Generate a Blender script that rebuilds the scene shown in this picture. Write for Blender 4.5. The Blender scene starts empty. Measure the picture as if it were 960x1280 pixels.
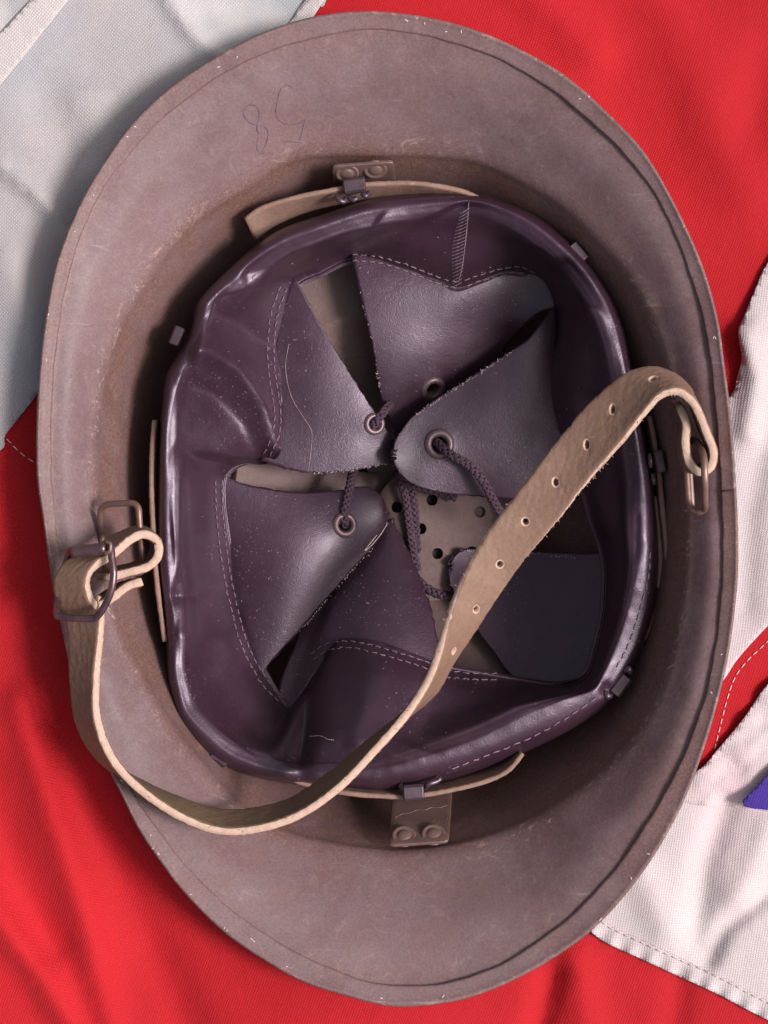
import bpy, math, random
import numpy as np
from mathutils import Vector, geometry
from mathutils.bvhtree import BVHTree

random.seed(7); rng = np.random.default_rng(7)
sc = bpy.context.scene
col = sc.collection

# ------------------------------------------------------------------ camera, sky, sun, exposure
ZR = 0.110            # height of the rim plane over the flag (m)
D = 0.70              # camera above the rim
H = ZR + D
S = 0.00025           # metres per photo pixel on the rim plane
cam_d = bpy.data.cameras.new('camera'); cam = bpy.data.objects.new('camera', cam_d); col.objects.link(cam)
cam.location = (0, 0, H); cam.rotation_euler = (0, 0, 0)
cam_d.sensor_fit = 'VERTICAL'; cam_d.angle = 2*math.atan(0.16/D)
cam_d.clip_start = 0.01; cam_d.clip_end = 50
sc.camera = cam

SUN_EL = math.radians(50); SUN_AZ = math.atan2(-0.12, 0.98)     # from the right of the picture
w = bpy.data.worlds.new('World'); sc.world = w; w.use_nodes = True
nt = w.node_tree; bg = nt.nodes['Background']
sky = nt.nodes.new('ShaderNodeTexSky'); sky.sky_type = 'NISHITA'; sky.sun_disc = False
sky.sun_elevation = SUN_EL; sky.sun_rotation = math.pi/2 - SUN_AZ
sky.dust_density = 6.0; sky.ozone_density = 0.3; sky.air_density = 1.0
hs = nt.nodes.new('ShaderNodeHueSaturation'); hs.inputs['Saturation'].default_value = .42      # hazy, whitish daylight
nt.links.new(sky.outputs[0], hs.inputs['Color']); nt.links.new(hs.outputs[0], bg.inputs[0]); bg.inputs[1].default_value = 0.10
sun_d = bpy.data.lights.new('sun', 'SUN'); sun_d.energy = 3.1; sun_d.angle = math.radians(15); sun_d.color = (1, 0.94, 0.92)
sun = bpy.data.objects.new('sun', sun_d); col.objects.link(sun)
sd = Vector((math.cos(SUN_EL)*math.cos(SUN_AZ), math.cos(SUN_EL)*math.sin(SUN_AZ), math.sin(SUN_EL)))
sun.rotation_euler = sd.to_track_quat('Z', 'Y').to_euler(); sun.location = sd*2
sc.view_settings.view_transform = 'Standard'; sc.view_settings.look = 'None'
sc.view_settings.exposure = 0.10; sc.view_settings.gamma = 1.0
try: sc.view_settings.use_curve_mapping = False
except Exception: pass

# ------------------------------------------------------------------ helpers
def P(px, py, z):
    k = (H - z)/D
    return np.array([(px-480)*S*k, (640-py)*S*k, z])

def PP(a):
    a = np.asarray(a, float); k = (H - a[..., 2])/D
    return np.stack([(a[..., 0]-480)*S*k, (640-a[..., 1])*S*k, a[..., 2]], -1)

def cr(pts, n, closed=False):
    """Catmull-Rom through pts, n samples"""
    p = np.asarray(pts, float)
    if closed: q = np.vstack([p[-1:], p, p[:2]]); m = len(p)
    else: q = np.vstack([2*p[:1]-p[1:2], p, 2*p[-1:]-p[-2:-1]]); m = len(p)-1
    t = np.linspace(0, m, n, endpoint=not closed); i = np.minimum(t.astype(int), m-1); f = (t-i)[:, None]
    a, b, c, d = q[i], q[i+1], q[i+2], q[i+3]
    return 0.5*((2*b) + (c-a)*f + (2*a-5*b+4*c-d)*f**2 + (3*b-a-3*c+d)*f**3)

def arc_resample(p, n):
    p = np.asarray(p, float); s = np.r_[0, np.cumsum(np.linalg.norm(np.diff(p, axis=0), axis=1))]
    t = np.linspace(0, s[-1], n)
    return np.stack([np.interp(t, s, p[:, k]) for k in range(p.shape[1])], -1)

def polar(pts, c, th):
    """traced closed outline -> radius (px) at the angles th, about c"""
    d = cr(pts, 1500, True) - np.array(c)
    a = np.arctan2(d[:, 1], d[:, 0]); r = np.hypot(d[:, 0], d[:, 1])
    o = np.argsort(a); a = a[o]; r = r[o]
    a = np.r_[a-2*np.pi, a, a+2*np.pi]; r = np.r_[r, r, r]
    out = np.interp(th, a, r)
    return out

def smooth_per(r, k):
    for _ in range(k): r = (np.roll(r, 1)+2*r+np.roll(r, -1))/4
    return r

def noise1(x, seed, octs=4):
    g = np.random.default_rng(seed); out = np.zeros_like(x)
    for o in range(octs):
        out += np.sin(x*np.round((2**o)*g.uniform(.8, 1.2))+g.uniform(0, 6.28))/(1.6**o)
    return out

def noise2(x, y, seed, base, octs=3):
    g = np.random.default_rng(seed); out = np.zeros_like(x)
    for o in range(octs):
        for k in range(4):
            a = g.uniform(0, 6.28); f = base*2**o*g.uniform(.7, 1.3)
            out += np.sin((x*np.cos(a)+y*np.sin(a))*f+g.uniform(0, 6.28))/(2**o)/2
    return out

def seg_dist(px, py, line):
    """distance to a polyline, signed (left of travel negative), and parameter along 0..1"""
    line = np.asarray(line, float)
    L = np.r_[0, np.cumsum(np.hypot(*np.diff(line, axis=0).T))]
    best = np.full(px.shape, 1e9); sg = np.zeros(px.shape); tt = np.zeros(px.shape)
    for i in range(len(line)-1):
        a, b = line[i], line[i+1]; ab = b-a; l2 = ab@ab
        t = np.clip(((px-a[0])*ab[0]+(py-a[1])*ab[1])/l2, 0, 1)
        dx = px-(a[0]+t*ab[0]); dy = py-(a[1]+t*ab[1]); d = np.hypot(dx, dy)
        m = d < best
        best = np.where(m, d, best); sg = np.where(m, np.sign(ab[0]*dy-ab[1]*dx), sg)
        tt = np.where(m, (L[i]+t*math.sqrt(l2))/L[-1], tt)
    return best, sg, tt

def link(o, parent=None, kind=None, label=None):
    col.objects.link(o)
    if parent is not None: o.parent = parent
    if kind: o['kind'] = kind
    if label: o['label'] = label
    return o

def mesh(name, verts, faces, mat, parent=None, smooth=True, kind=None, label=None, attrs=None):
    me = bpy.data.meshes.new(name)
    me.from_pydata([tuple(map(float, v)) for v in verts], [], [tuple(map(int, f)) for f in faces]); me.update()
    if smooth: me.polygons.foreach_set('use_smooth', [True]*len(me.polygons))
    for k, v in (attrs or {}).items():
        at = me.attributes.new(k, 'FLOAT', 'POINT'); at.data.foreach_set('value', np.asarray(v, np.float32).ravel())
    me.materials.append(mat)
    return link(bpy.data.objects.new(name, me), parent, kind, label)

def grid_faces(nr, nc, wrap=False, flip=False):
    f = []
    for i in range(nr-1):
        for j in range(nc if wrap else nc-1):
            a, b = i*nc+j, i*nc+(j+1) % nc; q = (a, b, b+nc, a+nc)
            f.append(q[::-1] if flip else q)
    return f

def empty(name, label=None, cat=None, loc=(0, 0, 0), parent=None):
    o = bpy.data.objects.new(name, None); o.location = loc; o.empty_display_size = 0.05
    link(o, parent)
    if label: o['label'] = label
    if cat: o['category'] = cat
    return o

def solidify(o, t, off=-1, bevel=0):
    m = o.modifiers.new('solid', 'SOLIDIFY'); m.thickness = t; m.offset = off
    if bevel:
        b = o.modifiers.new('bev', 'BEVEL'); b.width = bevel; b.segments = 2; b.limit_method = 'ANGLE'
    return o

def frames(p, closed=False):
    p = np.asarray(p, float)
    t = (np.roll(p, -1, 0)-np.roll(p, 1, 0)) if closed else np.gradient(p, axis=0)
    t /= np.maximum(np.linalg.norm(t, axis=1, keepdims=True), 1e-12)
    up = np.array([0, 0, 1.0]); n = np.zeros_like(p)
    v = np.cross(t[0], up)
    if np.linalg.norm(v) < 1e-3: v = np.cross(t[0], [1.0, 0, 0])
    for i in range(len(p)):
        v = v - (v@t[i])*t[i]; v /= max(np.linalg.norm(v), 1e-12); n[i] = v
    return t, n, np.cross(t, n)

def tube_data(p, r, seg=8, closed=False):
    p = np.asarray(p, float); t, n, b = frames(p, closed); rr = np.broadcast_to(np.asarray(r, float), (len(p),))
    a = np.linspace(0, 2*np.pi, seg, endpoint=False)
    v = p[:, None]+rr[:, None, None]*(np.cos(a)[None, :, None]*n[:, None]+np.sin(a)[None, :, None]*b[:, None])
    V = v.reshape(-1, 3); f = grid_faces(len(p), seg, True)
    m = len(p)
    if closed: f += [((m-1)*seg+j, (m-1)*seg+(j+1) % seg, (j+1) % seg, j) for j in range(seg)]
    else: f += [tuple(range(seg))[::-1], tuple(range((m-1)*seg, m*seg))]
    return V, f

class MB:
    def __init__(s): s.v = []; s.f = []; s.n = 0
    def add(s, V, F):
        s.v.append(np.asarray(V, float)); s.f += [tuple(i+s.n for i in q) for q in F]; s.n += len(V)
    def tube(s, p, r, seg=8, closed=False): s.add(*tube_data(p, r, seg, closed))
    def build(s, name, mat, parent=None, **k): return mesh(name, np.vstack(s.v), s.f, mat, parent, **k)

# ------------------------------------------------------------------ materials
def mat(name, base=(.5, .5, .5), rough=.6, metal=0, spec=.5):
    m = bpy.data.materials.new(name); m.use_nodes = True; b = m.node_tree.nodes['Principled BSDF']
    b.inputs['Base Color'].default_value = (*base, 1); b.inputs['Roughness'].default_value = rough
    b.inputs['Metallic'].default_value = metal; b.inputs['Specular IOR Level'].default_value = spec
    return m, m.node_tree, b

def N(t, kind, **kw):
    n = t.nodes.new(kind)
    for k, v in kw.items():
        if k in n.inputs: n.inputs[k].default_value = v
        else: setattr(n, k, v)
    return n

def objco(t): return t.nodes.new('ShaderNodeTexCoord').outputs['Object']

def tnoise(t, scale, detail=4, rough=.55, vec=None, dist=0):
    n = N(t, 'ShaderNodeTexNoise', Scale=scale, Detail=detail, Roughness=rough, Distortion=dist)
    t.links.new(vec or objco(t), n.inputs['Vector']); return n.outputs['Fac']

def ramp(t, src, a, b, ca=(0, 0, 0, 1), cb=(1, 1, 1, 1)):
    r = N(t, 'ShaderNodeValToRGB'); e = r.color_ramp.elements
    e[0].position = a; e[1].position = b; e[0].color = ca; e[1].color = cb
    t.links.new(src, r.inputs[0]); return r.outputs[0]

def mix(t, fac, a, b, mode='MIX'):
    n = N(t, 'ShaderNodeMix', data_type='RGBA', blend_type=mode)
    for s, i in ((fac, 0), (a, 6), (b, 7)):
        if isinstance(s, (int, float)): n.inputs[i].default_value = s
        elif isinstance(s, tuple): n.inputs[i].default_value = (*s, 1) if len(s) == 3 else s
        else: t.links.new(s, n.inputs[i])
    return n.outputs[2]

def math_(t, op, a, b=0.0):
    n = N(t, 'ShaderNodeMath', operation=op)
    for i, s in enumerate((a, b)):
        if isinstance(s, (int, float)): n.inputs[i].default_value = s
        else: t.links.new(s, n.inputs[i])
    return n.outputs[0]

def attr(t, name): return N(t, 'ShaderNodeAttribute', attribute_name=name).outputs['Fac']

def bump(t, b, hs, strength=1.0):
    """hs = list of (height socket, distance)"""
    prev = None
    for h, d in hs:
        n = N(t, 'ShaderNodeBump', Strength=strength, Distance=d); t.links.new(h, n.inputs['Height'])
        if prev is not None: t.links.new(prev, n.inputs['Normal'])
        prev = n.outputs[0]
    t.links.new(prev, b.inputs['Normal'])

def setc(t, b, sock): t.links.new(sock, b.inputs['Base Color'])

def shell_material():
    m, t, b = mat('painted_steel', rough=.62, spec=.35)
    big = tnoise(t, 14, 5); mid = tnoise(t, 70, 6, .65); fine = tnoise(t, 900, 3, .6)
    c = mix(t, ramp(t, big, .35, .68), (.142, .083, .088), (.208, .128, .132))
    c = mix(t, ramp(t, mid, .42, .72), c, (.200, .134, .144))
    gr = tnoise(t, 1500, 2, .6)
    c = mix(t, ramp(t, gr, .36, .64), mix(t, 1.0, c, (.86, .84, .85), 'MULTIPLY'), mix(t, 1.0, c, (1.08, 1.07, 1.07), 'MULTIPLY'))
    rp = ramp(t, tnoise(t, 55, 8, .75), .30, .56)
    rust = math_(t, 'MULTIPLY', attr(t, 'rust'), rp)
    c = mix(t, math_(t, 'MULTIPLY', rust, .75), c, mix(t, ramp(t, gr, .4, .6), (.11, .052, .040), (.22, .115, .085)))
    rn = ramp(t, tnoise(t, 38, 9, .8), .56, .70)
    c = mix(t, math_(t, 'MULTIPLY', rn, .52), c, (.20, .105, .085))
    # pale scuffs where the paint has rubbed through
    sn = ramp(t, tnoise(t, 130, 8, .85, dist=2.2), .54, .64)
    c = mix(t, math_(t, 'MULTIPLY', sn, attr(t, 'scuff')), c, (.47, .33, .28))
    # long faint scratches
    mp = N(t, 'ShaderNodeMapping'); mp.inputs['Rotation'].default_value = (0, 0, .8); mp.inputs['Scale'].default_value = (18, 260, 18)
    t.links.new(objco(t), mp.inputs['Vector']); sc1 = ramp(t, tnoise(t, 2.2, 3, .6, vec=mp.outputs[0], dist=.6), .68, .73)
    c = mix(t, math_(t, 'MULTIPLY', sc1, math_(t, 'MULTIPLY', ramp(t, mid, .45, .6), .5)), c, (.36, .27, .26))
    dk = ramp(t, tnoise(t, 200, 5, .75), .62, .74)
    c = mix(t, math_(t, 'MULTIPLY', dk, .5), c, (.085, .05, .055))
    setc(t, b, c)
    t.links.new(ramp(t, mid, .2, .8, (.40, .40, .40, 1), (.66, .66, .66, 1)), b.inputs['Roughness'])
    bump(t, b, [(fine, .00009), (mid, .00022), (tnoise(t, 28, 3), .0015)], .85)
    return m

def leather_material(name, ca, cb, rough=.36, dust=.35, grain=1700):
    m, t, b = mat(name, rough=rough, spec=.8); b.inputs['Specular Tint'].default_value = (.95, .82, .98, 1)
    b.inputs['Coat Weight'].default_value = .22; b.inputs['Coat Roughness'].default_value = .32; b.inputs['Coat Tint'].default_value = (.97, .9, .99, 1)
    big = tnoise(t, 25, 4); fine = tnoise(t, grain, 3, .6); mid = tnoise(t, 130, 4, .6)
    c = mix(t, ramp(t, big, .3, .7), ca, cb)
    d1 = ramp(t, tnoise(t, 1250, 1, .4), .68, .76)
    d2 = ramp(t, tnoise(t, 40, 4, .7), .45, .65)
    c = mix(t, math_(t, 'MULTIPLY', math_(t, 'MULTIPLY', d1, d2), dust), c, (.55, .44, .44))
    # thin dusty haze in the pores
    c = mix(t, math_(t, 'MULTIPLY', ramp(t, tnoise(t, 60, 7, .75), .48, .76), .075), c, (.26, .16, .21))
    setc(t, b, c)
    t.links.new(ramp(t, mid, .2, .8, (rough-.07,)*3+(1,), (rough+.14,)*3+(1,)), b.inputs['Roughness'])
    v = N(t, 'ShaderNodeTexVoronoi', feature='F1', Scale=2400); t.links.new(objco(t), v.inputs['Vector'])
    bump(t, b, [(v.outputs['Distance'], .00006), (fine, .00006), (mid, .00010), (tnoise(t, 330, 7, .7, dist=1.2), .00016)], .7)
    return m

def hide_material(name, ca, cb, rough=.75):
    m, t, b = mat(name, rough=rough, spec=.25)
    n1 = tnoise(t, 60, 6, .7); n2 = tnoise(t, 700, 4, .7)
    c = mix(t, ramp(t, n1, .3, .7), ca, cb)
    c = mix(t, math_(t, 'MULTIPLY', ramp(t, n2, .5, .75), .35), c, tuple(x*.55 for x in ca))
    c = mix(t, math_(t, 'MULTIPLY', ramp(t, tnoise(t, 180, 5, .7, dist=2), .62, .72), .4), c, tuple(min(1, x*1.7) for x in cb))
    setc(t, b, c); bump(t, b, [(n2, .0003), (n1, .0003)], .8)
    return m

def metal_material(name, ca, cb, rough=.42, metal=.6):
    m, t, b = mat(name, rough=rough, metal=metal)
    n1 = tnoise(t, 120, 6, .7)
    setc(t, b, mix(t, ramp(t, n1, .35, .65), ca, cb)); bump(t, b, [(n1, .0003)], .6)
    return m

def cloth_material(name, ca, cb, ang=.5, weave=.00013, rough=.8, mottle=None, period=.00080):
    m, t, b = mat(name, rough=rough, spec=.25)
    b.inputs["Sheen Weight"].default_value = .04
    mp = N(t, 'ShaderNodeMapping'); mp.inputs['Rotation'].default_value = (0, 0, ang)
    t.links.new(objco(t), mp.inputs['Vector'])
    ds = N(t, 'ShaderNodeTexNoise', Scale=60, Detail=3); t.links.new(mp.outputs[0], ds.inputs['Vector'])
    vm = N(t, 'ShaderNodeVectorMath', operation='MULTIPLY_ADD'); t.links.new(ds.outputs['Color'], vm.inputs[0])
    vm.inputs[1].default_value = (.0015, .0015, 0); t.links.new(mp.outputs[0], vm.inputs[2])
    ws = []
    for ax in ('X', 'Y'):
        wv = N(t, 'ShaderNodeTexWave', wave_type='BANDS', bands_direction=ax, Scale=2*math.pi/(20*period))
        t.links.new(vm.outputs[0], wv.inputs['Vector']); ws.append(wv.outputs['Fac'])
    h = math_(t, 'MULTIPLY', ws[0], ws[1])
    h2 = math_(t, 'ADD', h, math_(t, 'MULTIPLY', tnoise(t, 1500, 2), .5))
    c = mix(t, ramp(t, tnoise(t, 12, 4), .35, .65), ca, cb)
    c = mix(t, ramp(t, h, 0, .7), mix(t, 1.0, c, (.80, .78, .80), 'MULTIPLY'), c)
    if mottle:
        for sc_, lo, hi, cc in mottle: c = mix(t, ramp(t, tnoise(t, sc_, 3, .5), lo, hi), c, cc)
    setc(t, b, c); bump(t, b, [(h2, weave), (tnoise(t, 45, 4), .0012)], .9)
    return m

M_shell = shell_material()
M_rim = shell_material(); M_rim.name = 'rim_steel'
M_leather = leather_material('purple_black_leather', (.026, .0100, .0185), (.044, .0185, .0320), rough=.37, dust=.40)
M_suede = hide_material('suede_underside', (.20, .085, .075), (.26, .12, .10))
M_strap = hide_material('tan_strap', (.195, .112, .082), (.270, .162, .118), rough=.6)
M_strapback = hide_material('strap_suede', (.15, .095, .062), (.20, .13, .085), rough=.85)
M_edge = hide_material('raw_leather_edge', (.50, .33, .26), (.60, .42, .335))
M_wire = metal_material('purple_brown_wire', (.11, .06, .075), (.21, .125, .135), .32, .75)
M_wire2 = metal_material('rust_brown_wire', (.20, .11, .09), (.30, .19, .16), .45, .5)
M_brk = metal_material('bracket_metal', (.145, .085, .078), (.21, .130, .112), .45, .35)
M_clip = metal_material('clip_metal', (.085, .055, .072), (.15, .10, .125), .36, .6)
M_strip = hide_material('fibre_strip', (.24, .14, .11), (.33, .205, .165))
M_cradle = hide_material('cradle_fibre', (.155, .100, .098), (.20, .132, .126), rough=.6)
M_lace = hide_material('dark_lace', (.060, .034, .052), (.095, .055, .080))
M_thread = hide_material('thread', (.19, .125, .165), (.27, .185, .23))
M_hair = hide_material('pale_thread', (.55, .42, .42), (.62, .5, .5))
M_thread2 = hide_material('loose_thread', (.36, .25, .27), (.42, .3, .32))
M_eyelet = metal_material('eyelet_metal', (.13, .08, .095), (.20, .13, .14), .42, .5)
M_ink, _, _ = mat('ink', (.115, .07, .115), .7)
M_red = cloth_material('red_cloth', (.46, .0075, .014), (.56, .012, .020), ang=.35)
M_white = cloth_material('white_cloth', (.60, .52, .53), (.68, .61, .60), ang=.15, mottle=[(16, .52, .72, (.62, .47, .50))])
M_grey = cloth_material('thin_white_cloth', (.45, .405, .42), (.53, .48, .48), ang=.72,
                        mottle=[(15, .50, .70, (.32, .33, .36)), (9, .48, .66, (.38, .39, .415)), (22, .55, .72, (.60, .55, .55))])  # random noise patches, darker grey and paler, over the base tone
M_tape = cloth_material('white_tape_cloth', (.60, .54, .53), (.66, .60, .58), ang=.72)
M_blue = cloth_material('blue_cloth', (.05, .025, .24), (.07, .035, .30), ang=.3)
M_ground, gt, gb = mat('table_board', (.22, .17, .13), .7)
setc(gt, gb, mix(gt, tnoise(gt, 9, 6), (.16, .11, .08), (.28, .21, .16)))

# ------------------------------------------------------------------ the shell
CS = (490, 630)                      # pole of the shell in the picture
NS = 384; TH = np.linspace(0, 2*np.pi, NS, endpoint=False)
RIM = [(440,17),(385,25),(320,47),(260,80),(215,110),(170,152),(140,192),(110,240),(85,295),(70,340),(60,395),(54,440),(50,490),(48,545),
       (49,600),(55,640),(62,690),(70,740),(81,790),(93,845),(112,900),(133,950),(153,990),(175,1035),(200,1072),(230,1112),(280,1162),(330,1197),
       (380,1225),(430,1241),(480,1254),(520,1255),(580,1246),(640,1223),(700,1189),(750,1150),(800,1091),(840,1026),(865,970),(885,911),
       (900,855),(911,800),(919,730),(920,670),(917,600),(911,520),(902,450),(895,400),(880,345),(860,295),(830,235),(800,187),(760,145),(710,100),(655,67),
       (600,42),(540,25),(480,17)]
RIM_IN = [(480,37),(420,42),(350,60),(290,86),(225,130),(185,167),(135,227),(107,280),(87,340),(75,400),(67,470),(64,540),(65,600),(72,670),(82,730),(94,790),
          (108,850),(127,905),(150,958),(172,1000),(215,1060),(255,1105),(300,1145),(350,1178),(400,1205),(440,1220),(480,1231),(555,1229),(620,1208),(680,1171),(730,1129),
          (780,1071),(820,1009),(850,954),(880,875),(895,800),(902,730),(903,665),(900,590),(895,520),(888,450),(878,395),(862,342),(836,275),(803,220),(758,170),(693,115),(630,77),(560,52)]
CREASE = [(480,190),(370,193),(310,230),(240,275),(185,345),(153,400),(130,465),(120,550),(120,620),(128,700),(146,785),(172,840),(215,912),(260,968),(300,1010),(345,1040),
          (410,1058),(480,1068),(545,1065),(610,1050),(670,1025),(705,1002),(755,965),(800,915),(832,850),(850,770),(858,690),(857,610),(848,530),(832,450),(810,390),(780,335),(752,303),(695,248),(605,200),(540,190)]
pw = PP(np.array([[*CS, 0.04]]))[0]  # world pole

def loop_world(pts, z, off=0, sm=2):
    r = smooth_per(polar(pts, CS, TH), sm)+off
    zz = np.broadcast_to(np.asarray(z, float), TH.shape)
    return PP(np.stack([CS[0]+r*np.cos(TH), CS[1]+r*np.sin(TH), zz], -1))

Lrim = loop_world(RIM, ZR); Lin = loop_world(RIM_IN, ZR-.0017); WB = smooth_per(polar(RIM, CS, TH)-polar(CREASE, CS, TH), 60)*S; ZC = ZR-np.clip(.50*WB+.002, .008, .0225)
Lcr = loop_world(CREASE, ZC, sm=6)
wall = [(1.0, .0875), (.982, .0825), (.95, .0735), (.905, .060), (.835, .043), (.72, .026), (.56, .0130), (.38, .0056), (.2, .0024), (.0, .0015)]
ctrl = [Lrim, Lin, Lin*.62+Lcr*.38, Lin*.22+Lcr*.78, Lcr]
ctrl[2][:, 2] = ZR-(ZR-ZC)*.30; ctrl[3][:, 2] = ZR-(ZR-ZC)*.72
for f, z in wall[1:]:
    q = pw+(Lcr-pw)*max(f, .002); q = q.copy(); q[:, 2] = z*(ZC/.0875 if f > .5 else 1); ctrl.append(q)
ctrl = np.stack(ctrl)                # rows, NS, 3
NR = 112
rows = np.stack([cr(ctrl[:, j], NR) for j in range(NS)], 1)
# hammered unevenness of the pressed steel
px_all = 480+rows[..., 0]/S; py_all = 640-rows[..., 1]/S
t_row = np.linspace(0, 1, NR)[:, None]*np.ones((1, NS))
rows[..., 2] += .00035*noise2(px_all, py_all, 3, .022)*np.clip(t_row*12, 0, 1)
cz = np.linspace(0, len(ctrl)-1, NR)
rust = np.exp(-((cz-4.5)/1.0)**2)[:, None]*(.75+.25*np.sin(TH*3+1))+.75*(cz > 4.8)[:, None]+.35*np.exp(-((cz-.8)/.5)**2)[:, None]
scuff = np.exp(-((cz-3.85)/.45)**2)[:, None]*np.clip(.65+.5*np.sin(TH*2+.9)+.3*np.sin(TH*7), 0, 1)+.20
scuff = np.broadcast_to(scuff, t_row.shape)

helmet = empty('steel_helmet', 'upturned brown steel helmet with purple leather liner and tan chin strap on a flag', 'helmet')
shell = mesh('shell', rows.reshape(-1, 3), grid_faces(NR, NS, True, True), M_shell, helmet, attrs={'rust': np.clip(rust, 0, 1).ravel(), 'scuff': scuff.ravel()})
solidify(shell, .0012, -1)

# rim band: folded strip round the edge, its inner edge a fine groove
prof = [(-.35, -.0022), (1.8, -.0020), (2.8, -.0006), (2.2, .0006), (0.2, .0010), (-2, .0006), (-6, .0001), (-12, -.0003), (-16, -.0006), (-18.0, -.0008), (-18.8, -.0022), (-18.9, -.0034)]
rim_v = []
rr = smooth_per(polar(RIM, CS, TH), 2); ri = smooth_per(polar(RIM_IN, CS, TH), 2)
for o, dz in prof:
    f = np.where(o < 0, -o/18.5, 0); r = rr*(1-f)+(ri)*f + (o if o > 0 else 0)
    r = r+.35*noise1(TH*40, 5)*(o < -15)
    rim_v.append(PP(np.stack([CS[0]+r*np.cos(TH), CS[1]+r*np.sin(TH), ZR+.0002+dz+0*TH], -1)))
rim_v = np.stack(rim_v); nrp = len(prof)
ang_rust = .25+.3*np.clip(np.sin(TH*2+.8), 0, 1)
rim = mesh('rim', rim_v.reshape(-1, 3), grid_faces(nrp, NS, True, True), M_rim, helmet,
           attrs={'rust': np.tile(ang_rust, nrp), 'scuff': np.repeat([0, .6, .9, .9, .7, .3, .1, .1, .15, .2, .2, .0], NS)})
# the butt joint of the rim strip
jp = [P(919, 613, ZR+.0013), P(911, 613.5, ZR+.0008), P(902, 614, ZR-.0001)]
MBj = MB(); MBj.tube(cr(jp, 8), .00028, 6); MBj.build('rim_joint', M_wire, rim)

# ------------------------------------------------------------------ the leather liner: sweatband
CB = (505, 615); NB = 600; TB = np.linspace(0, 2*np.pi, NB, endpoint=False)
SIL = [(520,246),(463,253),(407,271),(357,288),(322,310),(286,342),(258,370),(247,388),(243,410),(226,444),(212,469),(207,501),(203,540),(200,619),(201,698),(207,757),(211,801),
       (211,836),(214,860),(224,895),(250,930),(280,953),(325,969),(370,977),(425,980),(480,986),(550,974),(605,957),(655,936),(705,912),(750,884),(768,862),(787,834),(801,809),(816,764),
       (821,726),(822,677),(819,640),(814,600),(806,560),(798,520),(788,465),(781,425),(770,387),(745,345),(712,307),(670,274),(628,256),(587,245)]
RDG = [(520,260),(463,268),(407,286),(357,304),(322,326),(293,354),(266,378),(257,397),(254,416),(237,450),(222,474),(215,505),(212,540),(211,620),(212,700),(219,757),(222,800),(222,836),(229,868),
       (236,888),(260,916),(287,938),(328,955),(370,963),(425,963),(480,958),(550,938),(605,918),(655,895),(705,872),(738,860),(752,840),(770,800),(787,750),(797,700),(798,640),(797,600),(792,560),(785,520),
       (776,470),(767,430),(755,392),(733,352),(703,318),(665,285),(625,265),(587,256)]
SEAM = [(440,322),(490,330),(545,347),(573,357),(605,347),(640,337),(680,352),(692,395),(690,450),(692,500),(705,550),(728,600),(742,650),(757,700),(757,760),(745,815),(731,850),(700,858),(650,852),(600,844),
        (545,834),(480,812),(440,806),(412,812),(383,858),(366,886),(352,880),(325,835),(303,770),(290,710),(280,650),(277,608),(284,589),(302,579),(330,577),(346,558),(349,520),(346,470),(350,415),(368,357),(400,339)]
rs = smooth_per(polar(SIL, CB, TB), 2); rd = np.minimum(smooth_per(polar(RDG, CB, TB), 3), rs-8); rm = np.minimum(smooth_per(polar(SEAM, CB, TB), 2), rd-14)
rs += 4; rd += 4
def lerp(a, b, f): return a*(1-f)+b*f
zr_ = .0885+.0012*noise1(TB*3, 11, 3)
zm_ = .056+.002*noise1(TB*2, 12, 2)
# on the lower right the inner wall drops straight
deg = np.degrees(TB)                 # 0 = right, 90 = down in the picture
def wnd(c, w): return np.exp(-(((deg-c+180) % 360-180)/w)**2)
zm_ = zm_-.0055*wnd(18, 28)+.004*wnd(85, 22)
msl = (zr_-zm_)/(rd-rm)
bands = [(rs-12, .062+0*TB), (rs-3, .0685+0*TB), (rs, .0765+0*TB), (lerp(rs, rd, .25), lerp(.083, zr_, .3)), (lerp(rs, rd, .62), zr_-.0008), (rd, zr_),
         (rd-np.minimum(6, (rd-rm)*.13), zr_-np.minimum(.0004, .6*msl*6)), (rd-np.minimum(13, (rd-rm)*.24), zr_-np.minimum(.0012, .8*msl*13)), (rd-np.minimum(21, (rd-rm)*.36), zr_-np.minimum(.0038, 1.0*msl*21)*(1-.5*wnd(248, 20)-.3*wnd(80, 35))), (lerp(rd, rm, .42), lerp(zr_, zm_, .42-.27*wnd(248, 20))), (lerp(rd, rm, .75), lerp(zr_, zm_, .72)), (rm, zm_), (rm-4, zm_-.0007), (rm-8, zm_-.0014)]
bc = np.stack([np.stack([CB[0]+r*np.cos(TB), CB[1]+r*np.sin(TB), z], -1) for r, z in bands])
NRB = 66
bp = np.stack([cr(bc[:, j], NRB) for j in range(NB)], 1)
tv = np.linspace(0, len(bands)-1, NRB)[:, None]
def sstep(x): x = np.clip(x, 0, 1); return x*x*(3-2*x)
inn = sstep((tv-4.7)/1.6)*np.ones((1, NB))       # folds only inside the roll
X, Y = bp[..., 0], bp[..., 1]; dz = np.zeros_like(X)
def ridge(line, A, wd, both=True):
    global dz
    d, sg, tt = seg_dist(X, Y, line); dz += A*np.exp(-(d/wd)**1.35)*sstep((tt+.02)/.12)
def step_(line, A, wd, reach, side=1):
    """surface falls by A just across the line on one side, recovering over reach"""
    global dz
    d, sg, tt = seg_dist(X, Y, line); s = d*sg*side
    dz += -A*sstep(s/wd+.5)*np.exp(-np.clip(s, 0, None)/reach)*(d < reach*3)*np.exp(-np.clip(d-reach*2, 0, None)/20)
ridge([(232,436),(262,440),(300,462),(330,505),(346,560)], .0070, 18)
ridge([(262,392),(300,405),(330,430)], -.0050, 22)
ridge([(222,480),(262,490),(300,530),(322,572)], -.0055, 22)
ridge([(372,962),(380,915),(384,870),(390,815)], -.0075, 13)
ridge([(440,935),(455,885),(460,850)], .0048, 46)
ridge([(214,672),(262,668)], .0014, 26)
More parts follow.
